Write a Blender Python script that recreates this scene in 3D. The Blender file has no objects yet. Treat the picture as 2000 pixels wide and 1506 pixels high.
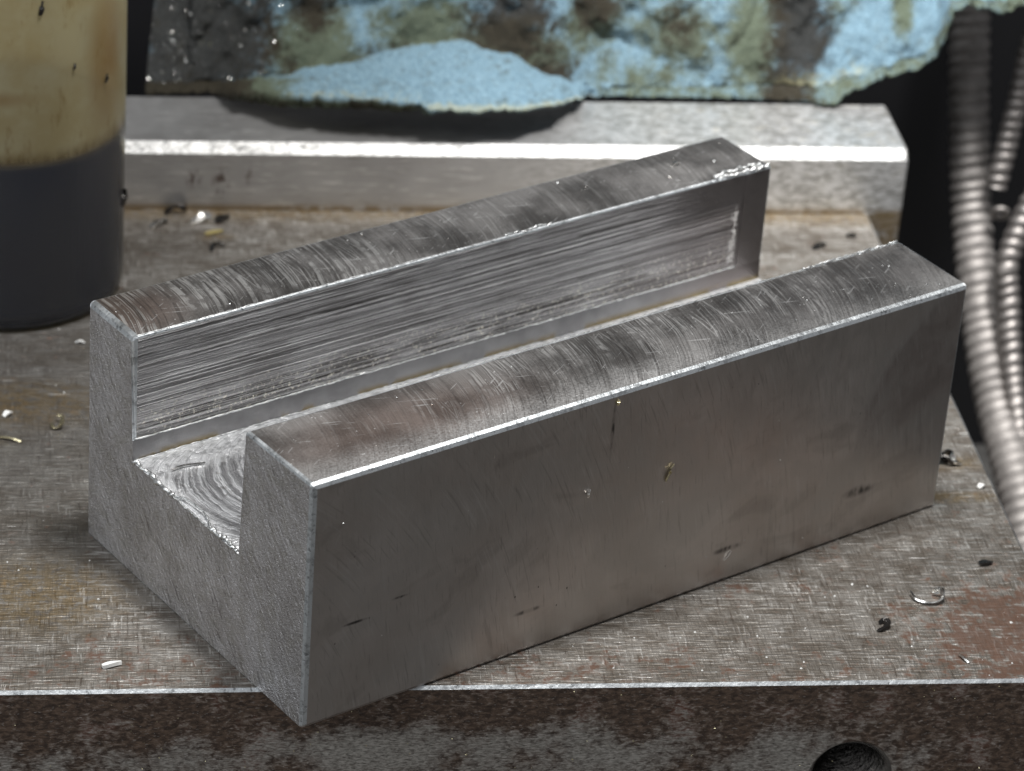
import bpy, bmesh, math, random
from mathutils import Matrix, Vector, noise as mn
random.seed(7)
S = 0.001                                    # everything below is written in millimetres
SC = bpy.context.scene
COL = SC.collection

# ------------------------------------------------------------------ camera
RT = Vector((0.990533, -0.119096, 0.068261)); UP = Vector((-0.000345, 0.495104, 0.868834)); FW = Vector((0.137271, 0.860632, -0.490376))
CAM_POS = Vector((-121.163653, -316.273712, 219.953843))
cam = bpy.data.cameras.new('camera'); cam_o = bpy.data.objects.new('camera', cam); COL.objects.link(cam_o)
cam_o.matrix_world = Matrix(((RT.x, UP.x, -FW.x, CAM_POS.x * S), (RT.y, UP.y, -FW.y, CAM_POS.y * S),
                             (RT.z, UP.z, -FW.z, CAM_POS.z * S), (0, 0, 0, 1)))
cam.sensor_width = 36; cam.lens = 6590.5 / 2000 * 36; cam.clip_start = 0.01; cam.clip_end = 20
cam.dof.use_dof = True; cam.dof.focus_distance = 0.385; cam.dof.aperture_fstop = 42
SC.camera = cam_o

# ------------------------------------------------------------------ world, lamps, exposure
W = bpy.data.worlds.new('World'); SC.world = W; W.use_nodes = True
bg = W.node_tree.nodes['Background']; bg.inputs[0].default_value = (0.95, 0.97, 1.0, 1); bg.inputs[1].default_value = 0.32
def lamp(name, loc, target, size, power, color, shape='DISK', size_y=None):
    d = bpy.data.lights.new(name, 'AREA'); d.shape = shape; d.size = size * S; d.energy = power; d.color = color
    if size_y: d.size_y = size_y * S
    o = bpy.data.objects.new(name, d); COL.objects.link(o); o.location = Vector(loc) * S
    o.rotation_euler = (Vector(target) - Vector(loc)).to_track_quat('-Z', 'Y').to_euler()
    return o
lamp('shop_lamp', (-48, 24, 310), (-46, 30, 0), 70, 1.05, (1.0, 0.985, 0.96))
def spot(name, loc, target, size, power, angle):
    d = bpy.data.lights.new(name, 'SPOT'); d.energy = power; d.shadow_soft_size = size * S; d.spot_size = math.radians(angle); d.spot_blend = 1.0; d.color = (1.0, 0.99, 0.97)
    o = bpy.data.objects.new(name, d); COL.objects.link(o); o.location = Vector(loc) * S
    o.rotation_euler = (Vector(target) - Vector(loc)).to_track_quat('-Z', 'Y').to_euler()
spot('bar_spot', (45, 55, 330), (-6, 116, 0), 24, 8.0, 30)  # unseen spot added to brighten the right end of the bar
lamp('left_fill', (-1300, -500, 1100), (-60, 40, 0), 900, 14.0, (0.93, 0.97, 1.0))  # unseen fill lamp added at the left to brighten the block's near end
SC.view_settings.view_transform = 'Standard'; SC.view_settings.look = 'None'
SC.view_settings.exposure = 0.0; SC.view_settings.gamma = 1.0

# ------------------------------------------------------------------ node helper
class G:
    def __init__(s, name):
        s.m = bpy.data.materials.new(name); s.m.use_nodes = True; s.t = s.m.node_tree
        s.b = s.t.nodes['Principled BSDF']; s.out = s.t.nodes['Material Output']
        tc = s.t.nodes.new('ShaderNodeTexCoord')
        s.P = s.vmul(tc.outputs['Object'], (1000, 1000, 1000))
    def n(s, k, **kw):
        nd = s.t.nodes.new(k)
        for a, b in kw.items(): setattr(nd, a, b)
        return nd
    def put(s, sock, v):
        if isinstance(v, bpy.types.NodeSocket): s.t.links.new(v, sock)
        elif isinstance(v, (tuple, list)) and sock.type == 'RGBA': sock.default_value = (*v[:3], 1)
        else: sock.default_value = v
    def vmul(s, a, b, op='MULTIPLY'):
        nd = s.n('ShaderNodeVectorMath', operation=op); s.put(nd.inputs[0], a); s.put(nd.inputs[1], b); return nd.outputs[0]
    def vadd(s, a, b): return s.vmul(a, b, 'ADD')
    def math(s, op, a, b=0.0, clamp=False):
        nd = s.n('ShaderNodeMath', operation=op, use_clamp=clamp); s.put(nd.inputs[0], a); s.put(nd.inputs[1], b); return nd.outputs[0]
    def add(s, a, b): return s.math('ADD', a, b)
    def mul(s, a, b): return s.math('MULTIPLY', a, b)
    def sep(s, v):
        nd = s.n('ShaderNodeSeparateXYZ'); s.put(nd.inputs[0], v); return nd.outputs
    def comb(s, x, y, z):
        nd = s.n('ShaderNodeCombineXYZ')
        for i, v in enumerate((x, y, z)): s.put(nd.inputs[i], v)
        return nd.outputs[0]
    def noise(s, vec, scale=1.0, detail=3.0, rough=0.55, dist=0.0):
        nd = s.n('ShaderNodeTexNoise'); s.put(nd.inputs['Vector'], vec); nd.inputs['Scale'].default_value = scale
        nd.inputs['Detail'].default_value = detail; nd.inputs['Roughness'].default_value = rough; nd.inputs['Distortion'].default_value = dist
        return nd.outputs['Fac']
    def voro(s, vec, scale=1.0):
        nd = s.n('ShaderNodeTexVoronoi'); s.put(nd.inputs['Vector'], vec); nd.inputs['Scale'].default_value = scale; return nd.outputs
    def mr(s, x, a, b, c=0.0, d=1.0):
        nd = s.n('ShaderNodeMapRange', interpolation_type='SMOOTHSTEP'); s.put(nd.inputs[0], x)
        for i, v in enumerate((a, b, c, d)): s.put(nd.inputs[i + 1], v)
        return nd.outputs[0]
    def mix(s, f, a, b):
        nd = s.n('ShaderNodeMix', data_type='RGBA'); s.put(nd.inputs[0], f); s.put(nd.inputs[6], a); s.put(nd.inputs[7], b); return nd.outputs[2]
    def blob(s, c, r):          # soft round patch of wear, stain or painted light on the surface, 1 in the middle
        d = s.vmul(s.vadd(s.P, tuple(-x for x in c)), tuple(1.0 / x for x in r))
        nd = s.n('ShaderNodeVectorMath', operation='LENGTH'); s.put(nd.inputs[0], d)
        return s.mr(nd.outputs['Value'], 1.0, 0.15, 0, 1)
    def maxs(s, *a):
        r = a[0]
        for x in a[1:]: r = s.math('MAXIMUM', r, x)
        return r
    def bump(s, h, strength=0.5, dist=0.1, normal=None):
        nd = s.n('ShaderNodeBump'); s.put(nd.inputs['Height'], h); nd.inputs['Strength'].default_value = strength
        nd.inputs['Distance'].default_value = dist * S
        if normal is not None: s.put(nd.inputs['Normal'], normal)
        return nd.outputs[0]
    def fin(s, color, rough, metal=1.0, normal=None, **kw):
        s.put(s.b.inputs['Base Color'], color); s.put(s.b.inputs['Roughness'], rough); s.put(s.b.inputs['Metallic'], metal)
        if normal is not None: s.put(s.b.inputs['Normal'], normal)
        for k, v in kw.items(): s.put(s.b.inputs[k], v)
        return s.m

# ------------------------------------------------------------------ materials
def m_plate():
    g = G('ground_steel'); P = g.P
    cov = g.noise(P, 0.09, 3)
    hx = g.noise(g.vmul(P, (0.30, 2.7, 1)), 1, 3, 0.55, 0.22); hy = g.noise(g.vmul(P, (2.8, 0.32, 1)), 1, 3, 0.55, 0.22)
    fx = g.noise(g.vmul(P, (0.10, 7.0, 1)), 1, 2)
    lx = g.mr(hx, 0.56, 0.66); ly = g.mul(g.mr(hy, 0.58, 0.68), g.mr(cov, 0.38, 0.6)); dk = g.mr(hx, 0.42, 0.34); dky = g.mr(hy, 0.40, 0.32)
    light = g.maxs(lx, ly, g.mul(g.mr(fx, 0.6, 0.68), 0.6)); dark = g.maxs(dk, dky)
    base = g.mix(g.mr(g.noise(P, 0.35, 4), 0.35, 0.65), (0.18, 0.158, 0.134), (0.30, 0.28, 0.255))
    c = g.mix(g.mul(light, 0.7), base, (0.72, 0.705, 0.675)); c = g.mix(g.mul(dark, 0.75), c, (0.10, 0.078, 0.062))
    n1 = g.noise(P, 0.22, 5, 0.65); n2 = g.noise(P, 0.9, 4, 0.65)
    c = g.mix(g.mul(g.blob((-128, 62, 0), (36, 62, 9)), 0.5), c, (0.13, 0.13, 0.13))  # left side darkened in the colour, as where the lamplight falls off
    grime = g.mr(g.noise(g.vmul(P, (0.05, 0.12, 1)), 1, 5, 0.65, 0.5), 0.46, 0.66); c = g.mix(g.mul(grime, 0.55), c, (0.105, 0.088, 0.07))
    ding = g.noise(g.comb(g.add(g.mul(g.sep(P)[0], 0.2), g.mul(g.sep(P)[1], 0.05)), g.mul(g.sep(P)[1], 2.2), 4.0), 1, 1); c = g.mix(g.mul(g.mr(ding, 0.73, 0.76), 0.8), c, (0.75, 0.74, 0.72))
    edge = g.mr(g.sep(P)[1], 12.0, 0.5)
    rust = g.maxs(g.mul(g.blob((-4, 9, 0), (24, 22, 9)), 1.35), g.mul(g.blob((-56, 3.5, 0), (30, 7, 9)), 0.65), g.mul(g.blob((-105, 4, 0), (40, 12, 9)), 0.6), g.mul(edge, 0.42),
                  g.mul(g.blob((-32, 24, 0), (22, 16, 9)), 0.35))
    rust = g.mr(g.add(g.mul(rust, 0.75), g.add(g.mul(g.math('SUBTRACT', n1, 0.5), 2.8), g.mul(g.math('SUBTRACT', n2, 0.5), 2.6))), 0.34, 0.95)
    c = g.mix(g.mul(rust, 0.85), c, g.mix(n2, (0.022, 0.010, 0.006), (0.125, 0.052, 0.024)))
    yel = g.maxs(g.blob((-122, 20, 0), (16, 12, 9)), g.mul(g.blob((-124, 65, 0), (20, 9, 9)), 0.8), g.blob((-6, 49.5, 0), (9, 3, 9)), g.blob((-6, 41, 0), (9, 2.2, 9)),
                 g.blob((-97, 112.5, 0), (4, 1.8, 9)), g.mr(g.sep(P)[1], 115.5, 120.5))
    yel = g.mul(yel, g.mr(n2, 0.34, 0.56))
    c = g.mix(g.mul(yel, 0.5), c, (0.23, 0.15, 0.045))
    nb = g.bump(g.add(g.add(g.mul(hx, 0.7), g.mul(hy, 0.6)), g.mul(n2, 0.25)), 0.8, 0.25)
    return g.fin(c, g.add(g.mul(rust, 0.25), g.mr(hx, 0.3, 0.7, 0.56, 0.40)), g.mr(rust, 0, 1, 0.75, 0.12), nb)

def m_plate_front():
    g = G('scaled_steel_face'); P = g.P; x, y, z = g.sep(P)
    n1 = g.noise(P, 0.16, 5, 0.6); n2 = g.noise(g.vmul(P, (0.9, 1, 1.7)), 1.0, 4, 0.65, 0.4); n3 = g.noise(g.vmul(P, (1.5, 1, 4.5)), 1.0, 3, 0.6, 0.5)
    gray = g.maxs(g.blob((-32, 0, -11), (22, 20, 7)), g.blob((-63, 0, -10), (26, 20, 7)), g.blob((-83, 0, -9), (22, 20, 6.5)), g.mul(g.blob((-123, 0, -11), (14, 20, 6)), 0.7), g.mul(g.blob((-107, 0, -10), (14, 20, 5)), 0.8))
    gm = g.mr(g.add(g.mul(gray, 0.55), g.add(g.mul(g.math('SUBTRACT', n1, 0.5), 2.2), g.mul(g.math('SUBTRACT', n2, 0.5), 1.5))), 0.02, 0.80)
    brown = g.mix(g.mr(n2, 0.35, 0.68), (0.055, 0.037, 0.028), (0.175, 0.118, 0.085))
    brown = g.mix(g.mul(g.mr(n1, 0.52, 0.68), 0.7), brown, (0.18, 0.075, 0.045))
    gr = g.mix(g.mr(n3, 0.35, 0.65), (0.32, 0.305, 0.278), (0.68, 0.65, 0.61))
    c = g.mix(gm, brown, gr); c = g.mix(g.mul(g.mr(n3, 0.60, 0.67), g.mr(gm, 0, 1, 0.3, 0.8)), c, (0.62, 0.59, 0.56)); c = g.mix(g.mul(g.mr(n3, 0.38, 0.3), 0.6), c, (0.02, 0.016, 0.014))
    nb = g.bump(g.add(g.mul(n3, 0.6), g.mul(n2, 0.5)), 0.6, 0.22)
    return g.fin(c, g.mr(gm, 0, 1, 0.55, 0.42), g.mr(gm, 0, 1, 0.35, 0.85), nb)

def m_front():
    g = G('ground_block_face'); P = g.P; u, v, z = g.sep(P)
    q = g.comb(g.add(u, g.mul(z, 0.12)), v, z)
    st = g.noise(g.vmul(q, (3.2, 1, 0.28)), 1, 3, 0.6, 0.2); big = g.noise(P, 0.06, 3); mid = g.noise(g.vmul(P, (0.8, 1, 0.3)), 1, 4, 0.6)
    q2 = g.comb(g.add(u, g.mul(z, -0.42)), v, z); sc = g.noise(g.vmul(q2, (3.0, 1, 0.22)), 1, 1, 0.5, 0.2)
    c = g.mix(g.mr(big, 0.35, 0.65), (0.46, 0.418, 0.39), (0.545, 0.505, 0.48))
    c = g.mix(g.mul(g.mr(st, 0.55, 0.72), 0.30), c, (0.55, 0.54, 0.53)); c = g.mix(g.mul(g.mr(st, 0.42, 0.30), 0.35), c, (0.2, 0.18, 0.17))
    c = g.mix(g.mul(g.mul(g.mr(sc, 0.70, 0.76), g.mr(z, 16, 26)), 0.4), c, (0.6, 0.59, 0.58))
    # dark reflection painted into the colour, curved border, at the far upper end
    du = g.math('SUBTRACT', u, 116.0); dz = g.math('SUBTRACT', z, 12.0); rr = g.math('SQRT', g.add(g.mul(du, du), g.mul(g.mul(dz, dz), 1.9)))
    dark_refl = g.mul(g.mr(g.add(rr, g.mul(mid, 1.6)), 37.5, 35.8), g.mr(z, 8, 20)); c = g.mix(g.mul(dark_refl, 0.55), c, (0.20, 0.17, 0.162))
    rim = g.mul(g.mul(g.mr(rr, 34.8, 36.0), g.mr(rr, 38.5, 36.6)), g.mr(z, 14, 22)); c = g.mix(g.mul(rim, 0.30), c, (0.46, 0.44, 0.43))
    cl = g.noise(g.comb(g.add(g.mul(u, 0.09), g.mul(z, -0.03)), v, g.mul(z, 0.12)), 1, 4, 0.6, 0.6)
    c = g.mix(g.mul(g.mr(cl, 0.42, 0.62), 0.45), c, (0.44, 0.418, 0.40)); c = g.mix(g.mul(g.mr(cl, 0.45, 0.33), 0.25), c, (0.22, 0.195, 0.18))
    # grinding swirl: long thin arcs
    ra = g.math('SQRT', g.add(g.mul(g.add(u, 30.0), g.add(u, 30.0)), g.mul(g.add(z, 8.0), g.add(z, 8.0)))); sw = g.noise(g.comb(g.mul(ra, 2.6), g.mul(z, 0.13), g.mul(u, 0.02)), 1, 2, 0.55)
    swm = g.mr(g.noise(P, 0.12, 3), 0.42, 0.6)
    c = g.mix(g.mul(g.mul(g.mr(sw, 0.58, 0.66), swm), 0.3), c, (0.60, 0.585, 0.57)); c = g.mix(g.mul(g.mul(g.mr(sw, 0.40, 0.33), swm), 0.25), c, (0.15, 0.135, 0.125))
    pit = g.voro(g.vmul(P, (1, 1, 0.7)), 0.55); c = g.mix(g.mul(g.mul(g.mr(pit[0], 0.08, 0.04), g.mr(big, 0.5, 0.6)), 0.8), c, (0.05, 0.045, 0.04))
    spot = g.noise(g.vmul(P, (0.6, 1, 2.2)), 1.0, 4, 0.7); c = g.mix(g.mul(g.mr(spot, 0.70, 0.76), 0.85), c, (0.05, 0.045, 0.04))
    # a few dark rubbed marks that stay on the face
    mk = g.maxs(g.blob((12.5, 0, 13.6), (1.6, 9, 0.25)), g.blob((6.5, 0, 12.2), (2.2, 9, 0.3)), g.blob((31, 0, 5.6), (2.6, 9, 0.45)), g.blob((61, 0, 4.6), (3.2, 9, 0.6)), g.blob((41.2, 0, 27), (0.35, 9, 5.0)), g.blob((82, 0, 6.5), (3.5, 9, 1.0)))
    c = g.mix(g.mul(mk, g.mr(mid, 0.4, 0.6, 0.2, 0.9)), c, (0.03, 0.028, 0.027))
    nb = g.bump(g.add(g.add(g.mul(st, 0.6), g.mul(sw, 0.5)), g.mul(mid, 0.5)), 0.3, 0.1)
    return g.fin(c, g.add(g.mr(mid, 0.3, 0.7, 0.33, 0.41), g.mul(dark_refl, 0.05)), 1.0, nb)

def m_end():
    g = G('sawn_end_face'); P = g.P; u, v, z = g.sep(P)
    q = g.comb(u, g.add(v, g.mul(z, -0.7)), g.add(z, g.mul(v, 0.55)))
    d = g.noise(g.vmul(q, (1, 0.8, 1.5)), 1.7, 4, 0.62, 0.8); f = g.noise(g.vmul(q, (1, 0.9, 3.2)), 1.3, 3, 0.6, 0.4); b = g.noise(P, 0.15, 2); col = g.noise(P, 0.5, 3)
    c = g.mix(g.mr(b, 0.35, 0.65), (0.42, 0.405, 0.405), (0.54, 0.53, 0.54)); c = g.mix(g.mul(g.mr(col, 0.45, 0.65), 0.4), c, (0.36, 0.345, 0.31))
    c = g.mix(g.mul(g.mr(d, 0.54, 0.68), 0.4), c, (0.68, 0.68, 0.70)); c = g.mix(g.mul(g.mr(d, 0.46, 0.32), 0.4), c, (0.27, 0.255, 0.25)); c = g.mix(g.mul(g.mr(f, 0.40, 0.30), 0.7), c, (0.13, 0.12, 0.11))
    h = g.noise(g.comb(u, g.mul(g.add(g.mul(v, -1.1), z), 1.5), g.mul(g.add(g.mul(z, 1.1), v), 0.22)), 1, 4, 0.7, 0.5); h2 = g.noise(g.comb(u, g.mul(v, 2.2), g.mul(z, 0.35)), 1, 3, 0.65, 0.4)
    c = g.mix(g.mul(g.mr(h, 0.56, 0.65), 0.5), c, (0.75, 0.75, 0.77)); c = g.mix(g.mul(g.maxs(g.mr(h, 0.43, 0.34), g.mul(g.mr(h2, 0.38, 0.30), 0.8)), 0.62), c, (0.16, 0.15, 0.145))
    nb = g.bump(g.add(g.add(g.mul(d, 0.9), g.mul(f, 0.4)), g.mul(g.add(h, g.mul(h2, 0.5)), 0.9)), 0.65, 0.35)
    return g.fin(c, g.mr(f, 0.3, 0.7, 0.46, 0.36), 0.85, nb)

def m_top(name, vc, R, warm, seed):
    g = G(name); P = g.P; u, v, z = g.sep(P)
    dv = g.math('SUBTRACT', v, vc); arc = g.math('SQRT', g.math('SUBTRACT', R * R, g.mul(dv, dv)))
    wob = g.mul(g.math('SUBTRACT', g.noise(P, 0.22, 2), 0.5), 0.5)
    s = g.add(g.math('SUBTRACT', u, arc), wob)
    a1 = g.noise(g.comb(g.mul(s, 1.25), g.mul(v, 0.02), seed), 1, 2, 0.65); a2 = g.noise(g.comb(g.mul(s, 3.0), g.mul(v, 0.035), seed + 7), 1, 2, 0.6)
    breakup = g.noise(P, 0.45, 4, 0.65); clus = g.noise(g.comb(g.mul(u, 0.11), g.mul(v, 0.07), seed + 3), 1, 3, 0.6); fine = g.noise(P, 3.2, 3, 0.7); big = g.noise(P, 0.12, 3)
    c = g.mix(g.mr(g.add(big, g.mul(g.math('SUBTRACT', fine, 0.5), 0.5)), 0.33, 0.67), (0.18, 0.172, 0.166), (0.32, 0.31, 0.304))
    c = g.mix(g.mul(g.blob((16, 6, 32) if warm else (3, 43, 32), (26, 10, 9) if warm else (10, 9, 9)), 0.65), c, (0.235, 0.172, 0.145))  # browner near end; on the front wall a brownish reflection painted in
    if warm:
        c = g.mix(g.mul(g.mr(v, 6.0, 0.8), g.mr(fine, 0.35, 0.65, 0.25, 0.85)), c, (0.56, 0.555, 0.55))
        c = g.mix(g.mul(g.blob((82, 7, 32), (30, 10, 9)), 0.6), c, (0.12, 0.115, 0.115))
        zone = g.add(g.mul(g.blob((50, 6, 32), (44, 30, 9)), 0.8), 0.2)
    else:
        zone = g.mr(u, 62, 18, 0.35, 1.0)
    mod = g.mul(g.mul(g.mr(clus, 0.36, 0.52), g.mr(breakup, 0.36, 0.54)), zone)
    a3 = g.noise(g.comb(g.mul(s, 6.5), g.mul(v, 0.05), seed + 11), 1, 1, 0.5)
    d2 = g.math('SUBTRACT', v, vc - 5.0); arc2 = g.math('SQRT', g.math('SUBTRACT', R * R * 1.7, g.mul(d2, d2))); s2 = g.math('SUBTRACT', u, arc2)
    a4 = g.noise(g.comb(g.mul(s2, 4.6), g.mul(v, 0.05), seed + 19), 1, 1, 0.5)
    lt = g.mul(g.maxs(g.mul(g.mr(a1, 0.57, 0.62), 0.55 if warm else 0.8), g.mr(a2, 0.585, 0.625), g.mul(g.mr(a3, 0.60, 0.64), 0.8), g.mul(g.mr(a4, 0.62, 0.66), 0.9)), mod)
    dk = g.mul(g.maxs(g.mul(g.mr(a1, 0.43, 0.38), 0.6 if warm else 0.9), g.mr(a2, 0.41, 0.37), g.mul(g.mr(a3, 0.39, 0.35), 0.8)), g.mul(zone, g.mr(breakup, 0.34, 0.5)))
    c = g.mix(g.mul(dk, 0.55), c, (0.07, 0.062, 0.058)); c = g.mix(g.mul(lt, 0.68), c, (0.74, 0.735, 0.725))
    # criss-cross hairline scratches
    q = g.comb(g.add(u, g.mul(v, 1.1)), g.add(v, g.mul(u, -0.6)), z); h1 = g.noise(g.vmul(q, (0.14, 2.6, 1)), 1, 1, 0.5, 0.3)
    q = g.comb(g.add(u, g.mul(v, -0.5)), g.add(v, g.mul(u, 0.35)), z); h2 = g.noise(g.vmul(q, (0.12, 2.4, 1)), 1, 1, 0.5, 0.2)
    scr = g.mul(g.maxs(g.mr(h1, 0.705, 0.74), g.mr(h2, 0.70, 0.735)), g.mr(breakup, 0.4, 0.55))
    c = g.mix(g.mul(scr, 0.6), c, (0.7, 0.7, 0.7))
    sp = g.voro(P, 1.3); c = g.mix(g.mul(g.mr(sp[0], 0.15, 0.09), g.mr(breakup, 0.5, 0.62)), c, (0.85, 0.85, 0.84))
    nb = g.bump(g.add(g.add(g.mul(a1, 0.5), g.add(g.mul(a2, 0.5), g.mul(a3, 0.4))), g.mul(fine, 0.25)), 0.55, 0.2)
    return g.fin(c, g.add(g.mr(big, 0.3, 0.7, 0.40, 0.50), g.mul(fine, 0.08)), 1.0, nb)

def m_slot_wall():
    g = G('milled_slot_wall'); P = g.P; u, v, z = g.sep(P)
    zz = g.add(z, g.mul(g.noise(g.vmul(P, (0.35, 1, 0.2)), 1, 3), 0.14))
    a = g.noise(g.comb(g.mul(u, 0.007), 0.0, g.mul(zz, 2.1)), 1, 2, 0.5); b = g.noise(g.comb(g.mul(u, 0.018), 3.0, g.mul(zz, 3.9)), 1, 2, 0.5); e = g.noise(g.comb(g.mul(u, 0.05), 7.0, g.mul(zz, 7.0)), 1, 1, 0.5)
    f = g.noise(P, 2.6, 4, 0.7); big = g.noise(P, 0.14, 2); br = g.noise(g.vmul(P, (0.16, 1, 2.2)), 1, 3, 0.6)
    low = g.mr(z, 24.5, 19.5); act = g.mul(g.mr(g.add(u, g.mul(f, 1.6)), 91.6, 90.9), g.maxs(g.mr(u, 88, 70), g.mr(z, 28.5, 26.5)))
    c = g.mix(g.mr(g.add(big, g.mul(g.math('SUBTRACT', f, 0.5), 0.5)), 0.33, 0.67), (0.27, 0.264, 0.264), (0.345, 0.34, 0.342))
    dk = g.mul(g.maxs(g.mul(g.mr(a, 0.44, 0.40), 0.8), g.mr(b, 0.425, 0.39), g.mul(g.mr(e, 0.40, 0.36), 0.8)), g.mr(br, 0.36, 0.5))
    lt = g.mul(g.maxs(g.mul(g.mr(a, 0.58, 0.62), 0.7), g.mr(b, 0.59, 0.63), g.mul(g.mr(e, 0.60, 0.64), 0.8)), g.mr(br, 0.62, 0.45))
    c = g.mix(g.mul(g.mul(dk, act), g.mr(low, 0, 1, 0.72, 1.0)), c, (0.05, 0.045, 0.04)); c = g.mix(g.mul(g.mul(lt, act), 0.6), c, (0.74, 0.735, 0.73))
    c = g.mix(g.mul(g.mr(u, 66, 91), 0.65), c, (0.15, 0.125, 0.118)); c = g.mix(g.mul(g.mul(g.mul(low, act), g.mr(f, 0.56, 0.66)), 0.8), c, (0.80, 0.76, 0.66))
    stop = g.mul(g.mul(g.mr(u, 89.3, 90.3), g.mr(u, 91.2, 90.5)), g.mul(g.mr(z, 27.5, 26), g.mr(g.noise(g.vmul(P, (1.5, 1, 2.5)), 1, 3), 0.44, 0.56))); c = g.mix(g.mul(stop, 0.8), c, (0.72, 0.70, 0.68))
    nb = g.bump(g.add(g.mul(g.add(g.add(a, g.mul(b, 0.8)), g.mul(e, 0.4)), act), g.mul(f, 0.25)), 0.8, 0.3)
    return g.fin(c, g.mr(f, 0.3, 0.7, 0.36, 0.46), 1.0, nb)

def m_slot_plain():
    g = G('smooth_slot_strip'); P = g.P; u, v, z = g.sep(P)
    f = g.noise(g.vmul(P, (1.6, 1, 0.5)), 1, 3, 0.6); b = g.noise(P, 0.2, 3)
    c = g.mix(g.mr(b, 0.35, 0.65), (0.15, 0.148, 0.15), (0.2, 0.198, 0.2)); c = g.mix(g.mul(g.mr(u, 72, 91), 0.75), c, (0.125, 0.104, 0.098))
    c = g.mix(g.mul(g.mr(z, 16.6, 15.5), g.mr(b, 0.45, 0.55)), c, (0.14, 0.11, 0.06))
    return g.fin(c, 0.42, 0.9, g.bump(f, 0.25, 0.12))

def m_floor():
    g = G('swirl_milled_floor'); P = g.P; u, v, z = g.sep(P)
    dv = g.math('SUBTRACT', v, 25.5); arc = g.math('SQRT', g.math('SUBTRACT', 150.0, g.mul(dv, dv)))
    s = g.add(g.add(u, arc), g.mul(g.noise(P, 0.5, 2), 0.8))
    a = g.noise(g.comb(g.mul(s, 1.5), g.mul(v, 0.08), 0.0), 1, 3, 0.6); b = g.noise(P, 1.2, 4, 0.65, 0.5)
    c = g.mix(g.mr(a, 0.42, 0.58), (0.26, 0.26, 0.27), (0.62, 0.63, 0.65)); c = g.mix(g.mul(g.mr(b, 0.42, 0.32), 0.6), c, (0.16, 0.15, 0.15))
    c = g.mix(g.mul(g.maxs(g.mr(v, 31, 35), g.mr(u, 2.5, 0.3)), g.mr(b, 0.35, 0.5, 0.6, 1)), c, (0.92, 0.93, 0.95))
    return g.fin(c, g.mr(b, 0.3, 0.7, 0.3, 0.42), 0.8, g.bump(g.add(a, g.mul(b, 0.5)), 0.7, 0.3))

def m_bright(name, col=(0.80, 0.82, 0.83), rough=0.36, sc=1.3, bs=0.5):
    g = G(name); P = g.P; f = g.noise(P, sc, 4, 0.65); b = g.noise(P, 0.35, 3)
    e = g.noise(P, sc * 0.45, 4, 0.7)
    c = g.mix(g.mr(f, 0.44, 0.32), col, tuple(x * 0.40 for x in col)); c = g.mix(g.mul(g.mr(e, 0.47, 0.38), 0.55), c, tuple(x * 0.42 for x in col))
    return g.fin(c, g.mr(b, 0.3, 0.7, rough - 0.05, rough + 0.1), 1.0, g.bump(f, bs, 0.2))

def m_bar():
    g = G('ground_bar_steel'); P = g.P = g.vadd(g.P, (-80, 130, -69.99)); x, y, z = g.sep(P)
    a = g.noise(g.vmul(P, (0.22, 2.2, 2.6)), 1, 4, 0.62, 0.3); b = g.noise(P, 0.5, 4, 0.6); big = g.noise(P, 0.05, 2)
    c = g.mix(g.mr(big, 0.35, 0.65), (0.30, 0.296, 0.297), (0.39, 0.388, 0.39)); c = g.mix(g.mul(g.mr(a, 0.56, 0.68), 0.45), c, (0.74, 0.74, 0.73)); c = g.mix(g.mul(g.mr(a, 0.40, 0.31), 0.5), c, (0.20, 0.19, 0.17))
    mot = g.mul(g.mr(b, 0.56, 0.68), g.mr(x, -40, -20)); c = g.mix(g.mr(x, -62, -30, 0, 0.7), c, g.mix(g.mr(g.noise(g.vmul(P, (0.7, 1.3, 1.9)), 1, 5, 0.7, 0.3), 0.40, 0.58), (0.28, 0.275, 0.255), (0.72, 0.72, 0.72))); c = g.mix(g.mul(mot, 0.5), c, (0.22, 0.20, 0.15))  # right half whitened in the colour, like lamp light reflected there
    st = g.maxs(g.blob((-100, 121, 5), (1.6, 9, 2.0)), g.blob((-96, 121, 4.5), (1.8, 9, 3.2)), g.mul(g.blob((-92, 121, 5.5), (0.8, 9, 2.2)), 0.7))
    st = g.mul(st, g.mr(g.noise(g.vmul(P, (1.6, 1, 0.7)), 1, 3), 0.46, 0.56)); c = g.mix(g.mul(st, 0.85), c, (0.07, 0.04, 0.03))
    oil = g.mul(g.mul(g.mr(z, 1.4, 0.1), g.mr(z, -14, -3)), g.mr(b, 0.36, 0.5)); c = g.mix(g.mul(oil, 0.8), c, (0.17, 0.11, 0.035))
    return g.fin(c, g.mr(b, 0.3, 0.7, 0.28, 0.42), g.mr(mot, 0, 1, 0.65, 0.4), g.bump(g.add(a, g.mul(b, 0.4)), 0.45, 0.2))

def m_simple(name, col, rough, metal=0.0, bump=0.0, sc=1.0, var=0.3):
    g = G(name); f = g.noise(g.P, sc, 4, 0.6)
    c = g.mix(f, tuple(x * (1 - var) for x in col), tuple(x * (1 + var) for x in col))
    return g.fin(c, rough, metal, g.bump(f, bump, 0.3) if bump else None)

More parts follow.
